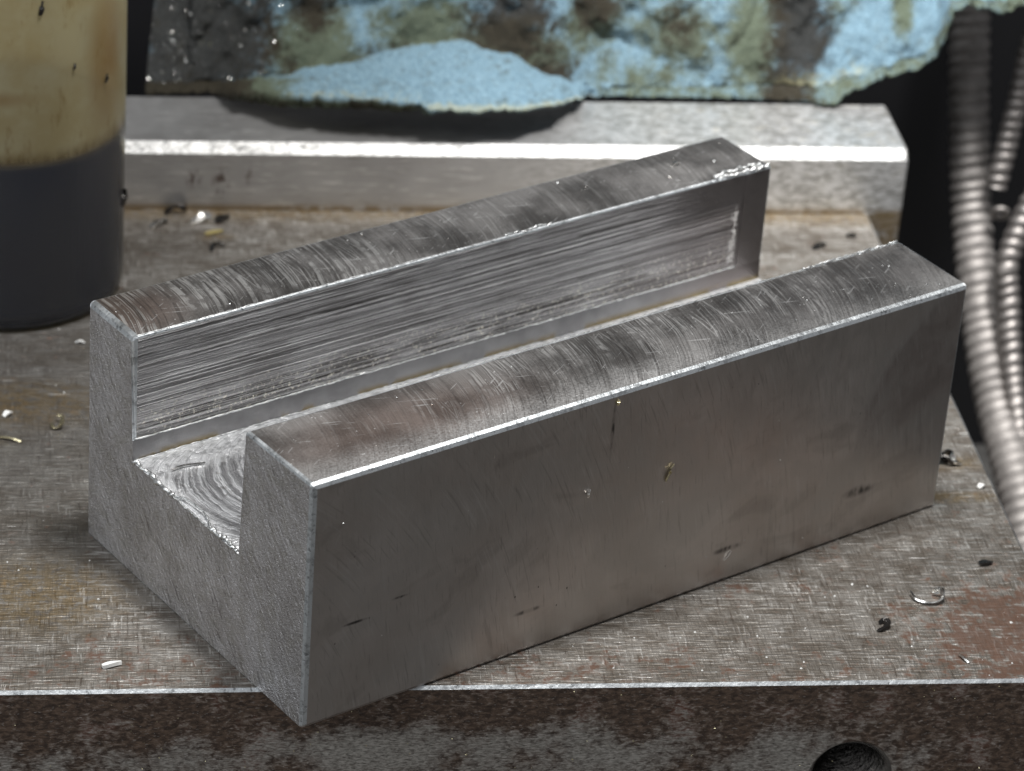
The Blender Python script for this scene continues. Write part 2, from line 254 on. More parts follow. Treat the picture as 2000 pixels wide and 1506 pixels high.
def m_towel():
    g = G('oily_blue_paper'); at = g.n('ShaderNodeVertexColor', layer_name='stain'); r, gg, b = g.sep(at.outputs[0])
    P = g.P; n1 = g.noise(P, 0.30, 6, 0.72, 0.3); n2 = g.noise(P, 0.9, 5, 0.7, 0.4); f = g.noise(g.vmul(P, (1, 1.3, 1.8)), 2.4, 5, 0.75)
    blue = g.mix(g.mr(f, 0.3, 0.7), (0.10, 0.195, 0.265), (0.35, 0.515, 0.625))
    mix_n = g.add(g.mul(n1, 0.65), g.mul(n2, 0.4))
    green = g.mr(g.add(gg, g.mul(g.math('SUBTRACT', mix_n, 0.5), 2.4)), 0.02, 0.72); c = g.mix(g.mul(green, 0.92), blue, g.mix(f, (0.06, 0.066, 0.034), (0.20, 0.235, 0.15)))
    brown = g.mr(g.add(r, g.mul(g.math('SUBTRACT', mix_n, 0.5), 2.6)), 0.10, 0.74); c = g.mix(g.mul(brown, 0.92), c, g.mix(f, (0.010, 0.008, 0.007), (0.062, 0.046, 0.030)))
    yel = g.mr(g.add(b, g.math('SUBTRACT', n2, 0.5)), 0.45, 0.8); c = g.mix(g.mul(yel, 0.5), c, (0.52, 0.50, 0.30))
    nb = g.bump(g.add(f, g.mul(n2, 0.6)), 1.0, 0.6)
    return g.fin(c, g.mr(brown, 0, 1, 0.9, 0.7), 0.0, nb, **{'Specular IOR Level': 0.2})

def m_bottle():
    g = G('yellowed_plastic'); P = g.P; x, y, z = g.sep(P); n = g.noise(P, 0.12, 4, 0.6); n2 = g.noise(g.vmul(P, (1, 1, 0.35)), 0.6, 4, 0.65)
    c = g.mix(g.mr(n, 0.35, 0.65), (0.78, 0.66, 0.38), (0.90, 0.82, 0.55))
    c = g.mix(g.mul(g.mr(n2, 0.55, 0.72), 0.5), c, (0.42, 0.25, 0.07))
    c = g.mix(g.mul(g.maxs(g.blob((13.5, -8, 38), (4, 9, 15)), g.mul(g.blob((-2, -16, 34.5), (9, 5, 1.6)), 0.6)), g.mr(n, 0.3, 0.6, 0.5, 0.95)), c, (0.46, 0.24, 0.05))
    c = g.mix(g.mul(g.mul(g.mr(z, 24.3, 24.9), g.mr(z, 27.5, 25.2)), g.mr(n2, 0.3, 0.6, 0.3, 0.8)), c, (0.22, 0.13, 0.05))
    tr = g.n('ShaderNodeBsdfTranslucent'); g.put(tr.inputs[0], c); df = g.n('ShaderNodeBsdfDiffuse'); g.put(df.inputs[0], c)
    tp = g.n('ShaderNodeBsdfTransparent'); tp.inputs[0].default_value = (0.97, 0.90, 0.66, 1)
    gl = g.n('ShaderNodeBsdfGlossy'); gl.inputs['Roughness'].default_value = 0.28; g.put(gl.inputs['Normal'], g.bump(n2, 0.15, 0.2))
    def ms(f, a, b):
        m = g.n('ShaderNodeMixShader'); g.put(m.inputs[0], f); g.t.links.new(a, m.inputs[1]); g.t.links.new(b, m.inputs[2]); return m.outputs[0]
    # where the oil wets the inside the plastic lets light straight into it and scatters little back
    wet = g.mr(g.add(z, g.mul(g.math('SUBTRACT', n2, 0.5), 0.5)), 26.0, 24.0)
    df2 = g.n('ShaderNodeBsdfDiffuse'); df2.inputs[0].default_value = (0.075, 0.086, 0.12, 1)
    body = ms(0.45, tr.outputs[0], df.outputs[0]); body = ms(wet, body, df2.outputs[0]); body = ms(g.mr(wet, 0, 1, 0.56, 0.72), body, tp.outputs[0])
    fr = g.n('ShaderNodeFresnel'); fr.inputs[0].default_value = 1.45
    g.t.links.new(ms(g.mul(fr.outputs[0], 0.7), body, gl.outputs[0]), g.out.inputs[0]); return g.m

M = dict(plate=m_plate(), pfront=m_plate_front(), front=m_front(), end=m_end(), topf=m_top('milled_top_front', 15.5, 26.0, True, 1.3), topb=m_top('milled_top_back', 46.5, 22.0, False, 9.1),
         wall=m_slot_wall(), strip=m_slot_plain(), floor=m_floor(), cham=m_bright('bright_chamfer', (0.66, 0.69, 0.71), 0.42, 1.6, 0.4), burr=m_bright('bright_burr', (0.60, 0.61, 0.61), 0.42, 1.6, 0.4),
         bar=m_bar(), barch=m_bright('rough_chamfer', (0.58, 0.58, 0.575), 0.48, 1.6, 1.2), towel=m_towel(), bottle=m_bottle(),
         oil=m_simple('black_oil', (0.010, 0.011, 0.015), 0.25), hose=m_simple('dull_hose_steel', (0.30, 0.282, 0.27), 0.62, 0.7, 0.5, 0.35, 0.75), coil=m_simple('bright_hose_steel', (0.28, 0.26, 0.248), 0.5, 0.85, 0.4, 0.5, 0.6),
         table=m_simple('dark_oily_table', (0.11, 0.107, 0.103), 0.55, 0.2, 0.3, 0.15), black=m_simple('black_paint', (0.006, 0.006, 0.008), 0.6, 0, 0.2, 0.05),
         thread=m_simple('blackened_thread', (0.2, 0.19, 0.18), 0.25, 1.0, 0.3, 1.5), white=m_simple('white_plastic_chip', (0.82, 0.82, 0.80), 0.5, 0, 0.1, 2.0, 0.08),
         swarf=m_bright('bright_swarf', (0.84, 0.83, 0.80), 0.2, 1.5, 0.3), dark=m_simple('dark_swarf', (0.06, 0.057, 0.055), 0.25, 0.9, 0.4, 2.0), gold=m_simple('oily_swarf', (0.52, 0.46, 0.30), 0.25, 0.9, 0.3, 2.0),
         ochre=m_simple('ochre_flake', (0.30, 0.25, 0.10), 0.5, 0, 0.3, 2.0))

# ------------------------------------------------------------------ object helpers
def link(name, me, parent=None, mats=()):
    o = bpy.data.objects.new(name, me); COL.objects.link(o)
    for m in mats: me.materials.append(m)
    if parent: o.parent = parent
    return o
def mesh(name, verts, faces, mats, parent=None, idx=None, smooth=False):
    me = bpy.data.meshes.new(name); me.from_pydata([tuple(c * S for c in v) for v in verts], [], faces)
    if idx: me.polygons.foreach_set('material_index', idx)
    if smooth: me.polygons.foreach_set('use_smooth', [True] * len(me.polygons))
    me.update(); return link(name, me, parent, mats)
def tag(o, label, cat, group=None, kind=None):
    if label: o['label'] = label
    if cat: o['category'] = cat
    if group: o['group'] = group
    if kind: o['kind'] = kind
    return o
def empty(name, loc, rz=0.0):
    o = bpy.data.objects.new(name, None); COL.objects.link(o); o.empty_display_size = 0.01
    o.location = Vector(loc) * S; o.rotation_euler = (0, 0, rz); return o
def fbm(p, f, octv=3):
    return mn.fractal(Vector(p) * f, 1.0, 2.0, octv, noise_basis='PERLIN_ORIGINAL')
def tube(path, rad, seg=8, cap=True):
    """verts and faces of a tube along path; rad(i, ang) in mm"""
    n = len(path); vs, fs = [], []; up = Vector((0.13, 0.31, 0.94))
    for i, p in enumerate(path):
        t = (Vector(path[min(i + 1, n - 1)]) - Vector(path[max(i - 1, 0)])).normalized()
        a = t.cross(up).normalized(); b = a.cross(t).normalized()
        for k in range(seg):
            an = 2 * math.pi * k / seg; r = rad(i, an); vs.append(Vector(p) + (a * math.cos(an) + b * math.sin(an)) * r)
    for i in range(n - 1):
        for k in range(seg):
            k2 = (k + 1) % seg; fs.append((i * seg + k, i * seg + k2, (i + 1) * seg + k2, (i + 1) * seg + k))
    if cap: fs.append(tuple(range(seg))[::-1]); fs.append(tuple((n - 1) * seg + k for k in range(seg)))
    return vs, fs
def spline(pts, n):
    """Catmull-Rom through pts, n samples"""
    P = [Vector(p) for p in pts]; P = [P[0] * 2 - P[1]] + P + [P[-1] * 2 - P[-2]]; out = []; m = len(P) - 3
    for i in range(n):
        x = i / (n - 1) * m; k = min(int(x), m - 1); t = x - k; a, b, c, d = P[k:k + 4]
        out.append(0.5 * ((2 * b) + (c - a) * t + (2 * a - 5 * b + 4 * c - d) * t * t + (3 * b - a - 3 * c + d) * t ** 3))
    return out

# ------------------------------------------------------------------ setting
def grid_plane(name, x0, x1, y0, y1, z, mat):
    return mesh(name, [(x0, y0, z), (x1, y0, z), (x1, y1, z), (x0, y1, z)], [(0, 1, 2, 3)], [mat])
tag(grid_plane('table', -700, 700, -700, 700, -70, M['table']), None, None, kind='structure')
bw = mesh('wall', [(-700, 172, -70), (700, 172, -70), (700, 172, 500), (-700, 172, 500), (-700, 190, -70), (700, 190, -70), (700, 190, 500), (-700, 190, 500)],
          [(0, 1, 2, 3), (1, 5, 6, 2), (5, 4, 7, 6), (4, 0, 3, 7), (3, 2, 6, 7)], [M['black']]); tag(bw, None, None, kind='structure')

# ------------------------------------------------------------------ steel plate with a tapped hole
def build_plate():
    root = empty('steel_plate', (0, 0, -69.99))
    tag(root, 'rusty ground steel plate with bright front edge under the grooved block', 'steel plate')
    Z0 = -69.99; hx, hz, hr = -26.5, -13.73, 5.0; X0, Y1, c = -260.0, 120.98, 0.36
    def q(v): return (v[0], v[1], v[2] - Z0)
    vs = [(X0, c, 0), (-c, c, 0), (-c, Y1, 0), (X0, Y1, 0),               # top
          (X0, 0, -c), (0, 0, -c), (0, Y1, -c),                            # chamfer lower edges
          (X0, 0, Z0), (0, 0, Z0), (0, Y1, Z0), (X0, Y1, Z0)]
    top = [(0, 1, 2, 3)]; ch = [(4, 5, 1, 0), (5, 6, 2, 1)]; rest = [(5, 8, 9, 6), (3, 2, 6, 9, 10)]
    # the front face round the hole
    N = 64; ring = len(vs)
    for k in range(N):
        a = 2 * math.pi * k / N; vs.append((hx + (hr + 0.35) * math.cos(a), 0, hz + (hr + 0.35) * math.sin(a)))
    bx0, bx1, bz0, bz1 = hx - 8, hx + 8, hz - 8, hz + 8; sq = len(vs)
    for k in range(N):
        a = 2 * math.pi * k / N; d = max(abs(math.cos(a)), abs(math.sin(a))); vs.append((hx + 8 * math.cos(a) / d, 0, hz + 8 * math.sin(a) / d))
    fr = [(ring + k, ring + (k + 1) % N, sq + (k + 1) % N, sq + k) for k in range(N)]
    fr = [f[::-1] for f in fr]
    e = N // 8
    right = [sq + (k % N) for k in range(-e, e + 1)]; topk = [sq + k for k in range(e, 3 * e + 1)]; left = [sq + k for k in range(3 * e, 5 * e + 1)]; bot = [sq + k for k in range(5 * e, 7 * e + 1)]
    fr += [tuple(right + [5, 8]), tuple(topk + [4, 5]), tuple(left + [7, 4]), tuple(bot + [8, 7])]
    ring2 = len(vs)
    for k in range(N):
        a = 2 * math.pi * k / N; vs.append((hx + hr * math.cos(a), 0.35, hz + hr * math.sin(a)))
    lip = [(ring + k, ring2 + k, ring2 + (k + 1) % N, ring + (k + 1) % N) for k in range(N)]
    faces = top + ch + rest + fr + lip
    idx = [0] * len(top) + [2] * len(ch) + [1] * (len(rest) + len(fr)) + [1] * len(lip)
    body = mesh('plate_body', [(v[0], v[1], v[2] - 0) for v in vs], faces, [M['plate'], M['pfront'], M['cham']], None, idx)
    bm = bmesh.new(); bm.from_mesh(body.data); bmesh.ops.recalc_face_normals(bm, faces=bm.faces); bm.to_mesh(body.data); bm.free()
    body.parent = root; body.matrix_parent_inverse = Matrix.Translation((0, 0, -Z0 * S))
    # thread
    tv, tf = [], []; rows = 110; NN = 72; pitch = 1.5
    for i in range(rows + 1):
        y = 0.35 + i * 0.13
        for k in range(NN):
            a = 2 * math.pi * k / NN; ph = ((y / pitch) - a / (2 * math.pi)) % 1.0; r = hr - (0.0 if i == 0 else 0.75 * (1 - abs(2 * ph - 1)))
            tv.append((hx + r * math.cos(a), y, hz + r * math.sin(a)))
    for i in range(rows):
        for k in range(NN): tf.append((i * NN + k, i * NN + (k + 1) % NN, (i + 1) * NN + (k + 1) % NN, (i + 1) * NN + k))
    tf.append(tuple(rows * NN + k for k in range(NN)))
    h = mesh('tapped_hole', tv, tf, [M['thread']], None); h.parent = root; h.matrix_parent_inverse = Matrix.Translation((0, 0, -Z0 * S))
build_plate()

# ------------------------------------------------------------------ grooved steel block
BLOCK_AT = Vector((-92.66, -7.96, 0.0)); BLOCK_RZ = math.radians(29.244)
def bl(u, v, z):                         # block coordinates to the place
    c, s = math.cos(BLOCK_RZ), math.sin(BLOCK_RZ); return Vector((BLOCK_AT.x + c * u - s * v, BLOCK_AT.y + s * u + c * v, z))
def build_block():
    root = empty('grooved_block', BLOCK_AT, BLOCK_RZ)
    tag(root, 'machined steel block with a milled lengthwise slot, overhanging the plate edge', 'steel block')
    L, Wd, H, d, zl, Ls, rc = 95.62, 47.7, 31.9, 15.4, 18.2, 91.4, 0.09
    def t1(u, z): return 13.45 + (0.75 if u == 0 else -0.1) * (H - z) / (H - d) - (0.75 * u / L)
    t2 = 10.25
    def prof(u, rec):
        P = [(0, 0), (0, d), (0, H), (t1(u, H), H - 0.1 + 0.3 * u / L), (t1(u, d), d), (Wd - t2, d), (Wd - t2, zl)]
        if rec: P += [(Wd - t2 + rc, zl), (Wd - t2 + rc, H)]
        else: P += [(Wd - t2, zl), (Wd - t2, H)]
        P += [(Wd, H), (Wd, d), (Wd, 0)]
        return [(u, *p) for p in P]
    bm = bmesh.new(); A = [bm.verts.new(p) for p in prof(0, 1)]; B = [bm.verts.new(p) for p in prof(Ls, 1)]; C = [bm.verts.new(p) for p in prof(L, 0)]
    B2 = bm.verts.new((Ls, Wd - t2, H)); nP = 12
    mats = {0: 0, 1: 0, 2: 2, 3: 5, 4: 4, 5: 5, 6: 6, 7: 7, 8: 3, 9: 8, 10: 8, 11: 8}
    def face(vs, mi):
        f = bm.faces.new(vs); f.material_index = mi; return f
    for i in range(nP):
        j = (i + 1) % nP; face([A[i], B[i], B[j], A[j]], mats[i])
    # the last few millimetres, where the milled recess has stopped
    for i in (0, 1, 2, 3, 4, 5, 9, 10, 11):
        j = (i + 1) % nP; face([B[i], C[i], C[j], B[j]], mats[i])
    bm.verts.remove(C[7])
    face([B[6], C[6], C[8], B2], 7); face([B2, C[8], C[9], B[9], B[8]], 3); face([B[6], B2, B[8], B[7]], 7)
    def caps(R, rec, rev):
        polys = [[R[0], R[1], R[4], R[5], R[10], R[11]], [R[1], R[2], R[3], R[4]], ([R[5], R[6], R[7], R[8], R[9], R[10]] if rec else [R[5], R[6], R[8], R[9], R[10]])]
        for p in polys: face(p[::-1] if rev else p, 1)
    caps(A, True, False); caps(C, False, True)
    bmesh.ops.recalc_face_normals(bm, faces=bm.faces)
    lay = bm.edges.layers.float.new('bevel_weight_edge')
    def near(a, b): return abs(a - b) < 0.9
    for e in bm.edges:
        p, q = e.verts[0].co, e.verts[1].co; w = 0.0
        if e.calc_face_angle(0) < 0.3: continue
        along = abs(p.x - q.x) > 3; vert = abs(p.z - q.z) > 3; u = (p.x + q.x) / 2; v = (p.y + q.y) / 2; z = (p.z + q.z) / 2
        if along:
            if z > 31: w = {True: 0.62}.get(v < 1, 0.30 if v < 20 else (0.32 if v < 40 else 0.2))
            elif z < 1: w = 0.5
            elif near(z, zl) and v > Wd - t2 + 0.1 or near(z, d): w = 0
        elif vert:
            if u < 1: w = 0.62 if v < 1 else (0.10 if v < 20 else (0.55 if v < 40 else 0.25))
            elif u > L - 1: w = 0.2
        else:
            if z > 31: w = (0.42 if v < 20 else 0.75) if u < 1 else 0.2
            elif z < 1: w = 0.2
        e[lay] = w / 0.8
    me = bpy.data.meshes.new('tmp'); bm.to_mesh(me); bm.free(); tmp = bpy.data.objects.new('tmp', me); COL.objects.link(tmp)
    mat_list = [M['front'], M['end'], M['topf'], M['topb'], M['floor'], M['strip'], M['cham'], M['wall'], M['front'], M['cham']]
    for m in mat_list: me.materials.append(m)
    mod = tmp.modifiers.new('b', 'BEVEL'); mod.limit_method = 'WEIGHT'; mod.width = 0.8; mod.segments = 2; mod.profile = 0.5; mod.material = 9; mod.use_clamp_overlap = False; mod.offset_type = 'OFFSET'
    ev = tmp.evaluated_get(bpy.context.evaluated_depsgraph_get()); fin = bpy.data.meshes.new_from_object(ev); bpy.data.objects.remove(tmp)
    groups = {'base': ([], []), 'front_wall': ([], []), 'back_wall': ([], [])}
    for f in fin.polygons:
        c = f.center; k = 'base' if c.z < d + 0.02 else ('front_wall' if c.y < 26 else 'back_wall'); groups[k][0].append([tuple(fin.vertices[i].co) for i in f.vertices]); groups[k][1].append(0 if c.z < 0.6 and f.material_index == 9 and c.y < 1 else f.material_index)
    for k, (polys, idx) in groups.items():
        vs, fs, mp = [], [], {}
        for p in polys:
            fs.append([])
            for co in p:
                key = tuple(round(x, 5) for x in co)
                if key not in mp: mp[key] = len(vs); vs.append(co)
                fs[-1].append(mp[key])
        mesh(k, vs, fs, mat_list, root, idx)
    # rolled burrs left by the cutter
    def burr(path, r0, r1, f, label=None, n=60):
        pts = spline(path, n); pts = [p + Vector((fbm(p, f), fbm(p + Vector((9, 0, 0)), f), abs(fbm(p + Vector((0, 9, 0)), f)))) * r1 for p in pts]
        vs, fs = tube(pts, lambda i, a: max(0.03, r0 * (0.75 + 0.9 * fbm((pts[i].x * 2 + math.cos(a) * .5, pts[i].y * 2 + math.sin(a) * .5, pts[i].z), f * 1.3))), 7)
        o = mesh('burr', vs, fs, [M['burr']], root, smooth=True)
        if label: o['label'] = label
    burr([(0.15, 37.2, 15.4), (0.15, 33, 15.42), (0.1, 28.3, 15.45)], 0.34, 0.22, 0.6, 'thick lumpy burr along the near edge of the slot floor', 50)
    burr([(0.05, 28.3, 15.4), (0.05, 24, 15.35), (0.05, 20.2, 15.35)], 0.17, 0.12, 1.3, None, 40)
    burr([(0.2, 28.4, 15.5), (0.75, 26.5, 15.75), (1.0, 24.3, 15.8), (0.8, 22.2, 15.75), (0.1, 20.2, 15.5)], 0.15, 0.08, 1.2, 'thin curled burr lifting off the near edge of the slot floor', 40)
    burr([(0.1, 20.2, 15.4), (0.25, 17.5, 15.45), (0.2, 14.6, 15.45)], 0.34, 0.3, 0.7, None, 40)
    burr([(86.3, 37.8, 31.85), (90, 37.7, 31.9), (95.3, 37.6, 31.9)], 0.34, 0.30, 0.9, 'white lumpy burr at the far end of the back wall', 60)
    burr([(86.6, 38.4, 31.95), (91, 38.6, 32.0), (94.6, 38.3, 31.9)], 0.26, 0.35, 0.8, None, 40)
    burr([(53, 37.9, 31.85), (57, 37.9, 31.9), (60.5, 37.85, 31.85)], 0.22, 0.2, 0.9, None, 40)
    burr([(0.5, 37.8, 31.85), (25, 37.85, 31.85), (53, 37.85, 31.85)], 0.10, 0.08, 0.5, None, 150)
    burr([(0.3, 37.45, 18.25), (30, 37.45, 18.25), (60, 37.45, 18.25), (91, 37.45, 18.25)], 0.12, 0.10, 0.5, None, 220)
    burr([(80, 12.75, 32.1), (88, 12.7, 32.1), (95.3, 12.65, 32.1)], 0.2, 0.2, 0.9, None, 60)
    burr([(20, 13.3, 31.85), (50, 13.05, 31.95), (80, 12.75, 32.05)], 0.09, 0.08, 0.6, None, 160)
    burr([(0.3, 37.4, 15.45), (30, 37.4, 15.45), (60, 37.4, 15.45)], 0.10, 0.1, 0.6, None, 120)
build_block()

# ------------------------------------------------------------------ ground bar behind
def build_bar():
    prof = [(121.06, -69.99), (121.06, 8.9), (122.4, 10.25), (137.4, 10.25), (138.0, 9.7), (138.0, -69.99)]
    root = empty('steel_bar', (-80, 130, -69.99)); tag(root, 'tall ground steel bar with a bright chamfer standing behind the grooved block', 'steel bar')
    # body as a closed prism without the chamfer strip, which is a part of its own
    vs, fs = [], []; X = [-300, 4.6, 5.0]
    for x, ins in ((-300, 0), (4.6, 0), (5.0, 0.35)):
        for y, z in prof: vs.append((x + 80, (y + (ins if y < 125 else -ins)) - 130, z + 69.99 - (ins if z > 5 else 0)))
    for a in range(2):
        for k in range(6):
            if k == 1 and a == 0: continue
            k2 = (k + 1) % 6; fs.append((a * 6 + k, a * 6 + k2, (a + 1) * 6 + k2, (a + 1) * 6 + k))
    fs += [tuple(range(6)), tuple(12 + k for k in range(6))[::-1]]
    o = mesh('bar_body', vs, fs, [M['bar']], root); bm = bmesh.new(); bm.from_mesh(o.data); bmesh.ops.recalc_face_normals(bm, faces=bm.faces); bm.to_mesh(o.data); bm.free()
    n = 240; vs, fs = [], []
    for i in range(n + 1):
        x = -300 + 304.6 * i / n
        for k in range(4):
            y = 121.06 + 1.34 * k / 3; z = 8.9 + 1.35 * k / 3; b = 0.10 * fbm((x, k * 1.3, 0), 0.8) if k in (1, 2) else 0
            vs.append((x + 80, y - 130 - b, z + 69.99 + b))
    for i in range(n):
        for k in range(3): fs.append((i * 4 + k, (i + 1) * 4 + k, (i + 1) * 4 + k + 1, i * 4 + k + 1))
    mesh('chamfer', vs, fs, [M['barch']], root)
build_bar()

# ------------------------------------------------------------------ bottle of dirty oil
def lathe(prof, seg=96):
    vs, fs = [], []; n = len(prof)
    for r, z in prof:
        for k in range(seg):
            a = 2 * math.pi * k / seg; vs.append((r * math.cos(a), r * math.sin(a), z))
    for i in range(n - 1):
        for k in range(seg):
            k2 = (k + 1) % seg; fs.append((i * seg + k, i * seg + k2, (i + 1) * seg + k2, (i + 1) * seg + k))
    return vs, fs, n, seg
def build_bottle():
    root = empty('oil_bottle', (-126.7, 99.6, 0)); tag(root, 'cloudy yellowed plastic bottle half full of black oil, beside the block', 'bottle')
    R = 16.4
    outer = [(0.01, 0.5), (12.5, 0.25), (14.4, 0.02), (15.6, 0.35), (16.2, 1.2), (R, 2.6), (R, 30), (R, 62), (15.6, 66), (12, 70), (7, 72), (7, 80)]
    vs, fs, n, seg = lathe(outer); mesh('bottle_wall', vs, fs, [M['bottle']], root, smooth=True)
    capv, capf, n, seg = lathe([(8.2, 74), (8.2, 84), (7.8, 84.6), (0.01, 84.6)]); mesh('cap', capv, capf, [M['black']], root, smooth=False)
    oilp = [(0.01, 0.8), (13.6, 0.7), (15.2, 1.0), (15.85, 2.0), (16.1, 3.0), (16.1, 24.5), (15.9, 24.8), (0.01, 24.8)]
    vs, fs, n, seg = lathe(oilp); mesh('oil', vs, fs, [M['oil']], root, smooth=False)
build_bottle()

# ------------------------------------------------------------------ oily paper towel
def interp(tab, x):
    if x <= tab[0][0]: return tab[0][1]
    for (a, b), (c, d) in zip(tab, tab[1:]):
        if x <= c:
            t = (x - a) / (c - a); t = t * t * (3 - 2 * t); return b + (d - b) * t
    return tab[-1][1]
STAINS = [(-100.2, 18.9, 8.4, 12.2, 'r', 1.6), (-103.3, 12.3, 6.9, 5.7, 'r', 1.4), (-92.5, 20.6, 6.1, 9.0, 'r', 1.0), (-97.9, 17.3, 3.1, 2.4, 'b', 0.5), (-82.5, 18.2, 6.9, 7.3, 'g', 1.1), (-82.5, 24.0, 4.6, 3.7, 'r', 0.9), (-77.9, 15.8, 5.4, 3.3, 'g', 1.0), (-85.6, 15.0, 4.6, 4.1, 'r', 0.55), (-65.6, 20.9, 8.4, 5.7, 'g', 1.0), (-71.8, 16.7, 5.4, 2.9, 'r', 0.5), (-52.6, 21.0, 8.4, 9.0, 'r', 0.85), (-52.6, 16.9, 10.0, 5.7, 'g', 1.2), (-47.2, 14.5, 5.4, 3.3, 'r', 0.8), (-39.5, 23.6, 4.6, 4.9, 'r', 0.8), (-40.3, 21.1, 6.1, 4.9, 'g', 0.9), (-27.2, 20.5, 4.6, 3.7, 'r', 0.55), (-27.2, 19.6, 9.2, 4.9, 'g', 0.8), (-32.6, 13.1, 10.8, 3.3, 'g', 0.5), (-34.1, 23.6, 3.8, 3.3, 'g', 0.4), (-15.7, 18.9, 5.4, 9.0, 'g', 1.0), (-8.8, 19.8, 5.4, 9.0, 'r', 1.15), (-10.3, 14.1, 4.6, 4.9, 'r', 0.8), (-8.8, 10.9, 6.9, 3.7, 'b', 0.6), (-11.9, 11.6, 6.1, 3.3, 'g', 0.9), (2.0, 15.1, 9.2, 3.3, 'b', 0.6), (9.6, 17.6, 4.6, 3.3, 'b', 0.7), (1.2, 21.6, 3.1, 3.3, 'b', 0.25), (7.3, 24.1, 1.9, 4.5, 'g', 1.0), (12.7, 21.7, 2.3, 5.7, 'b', 0.4), (-2.7, 24.0, 3.1, 3.3, 'g', 0.5)]
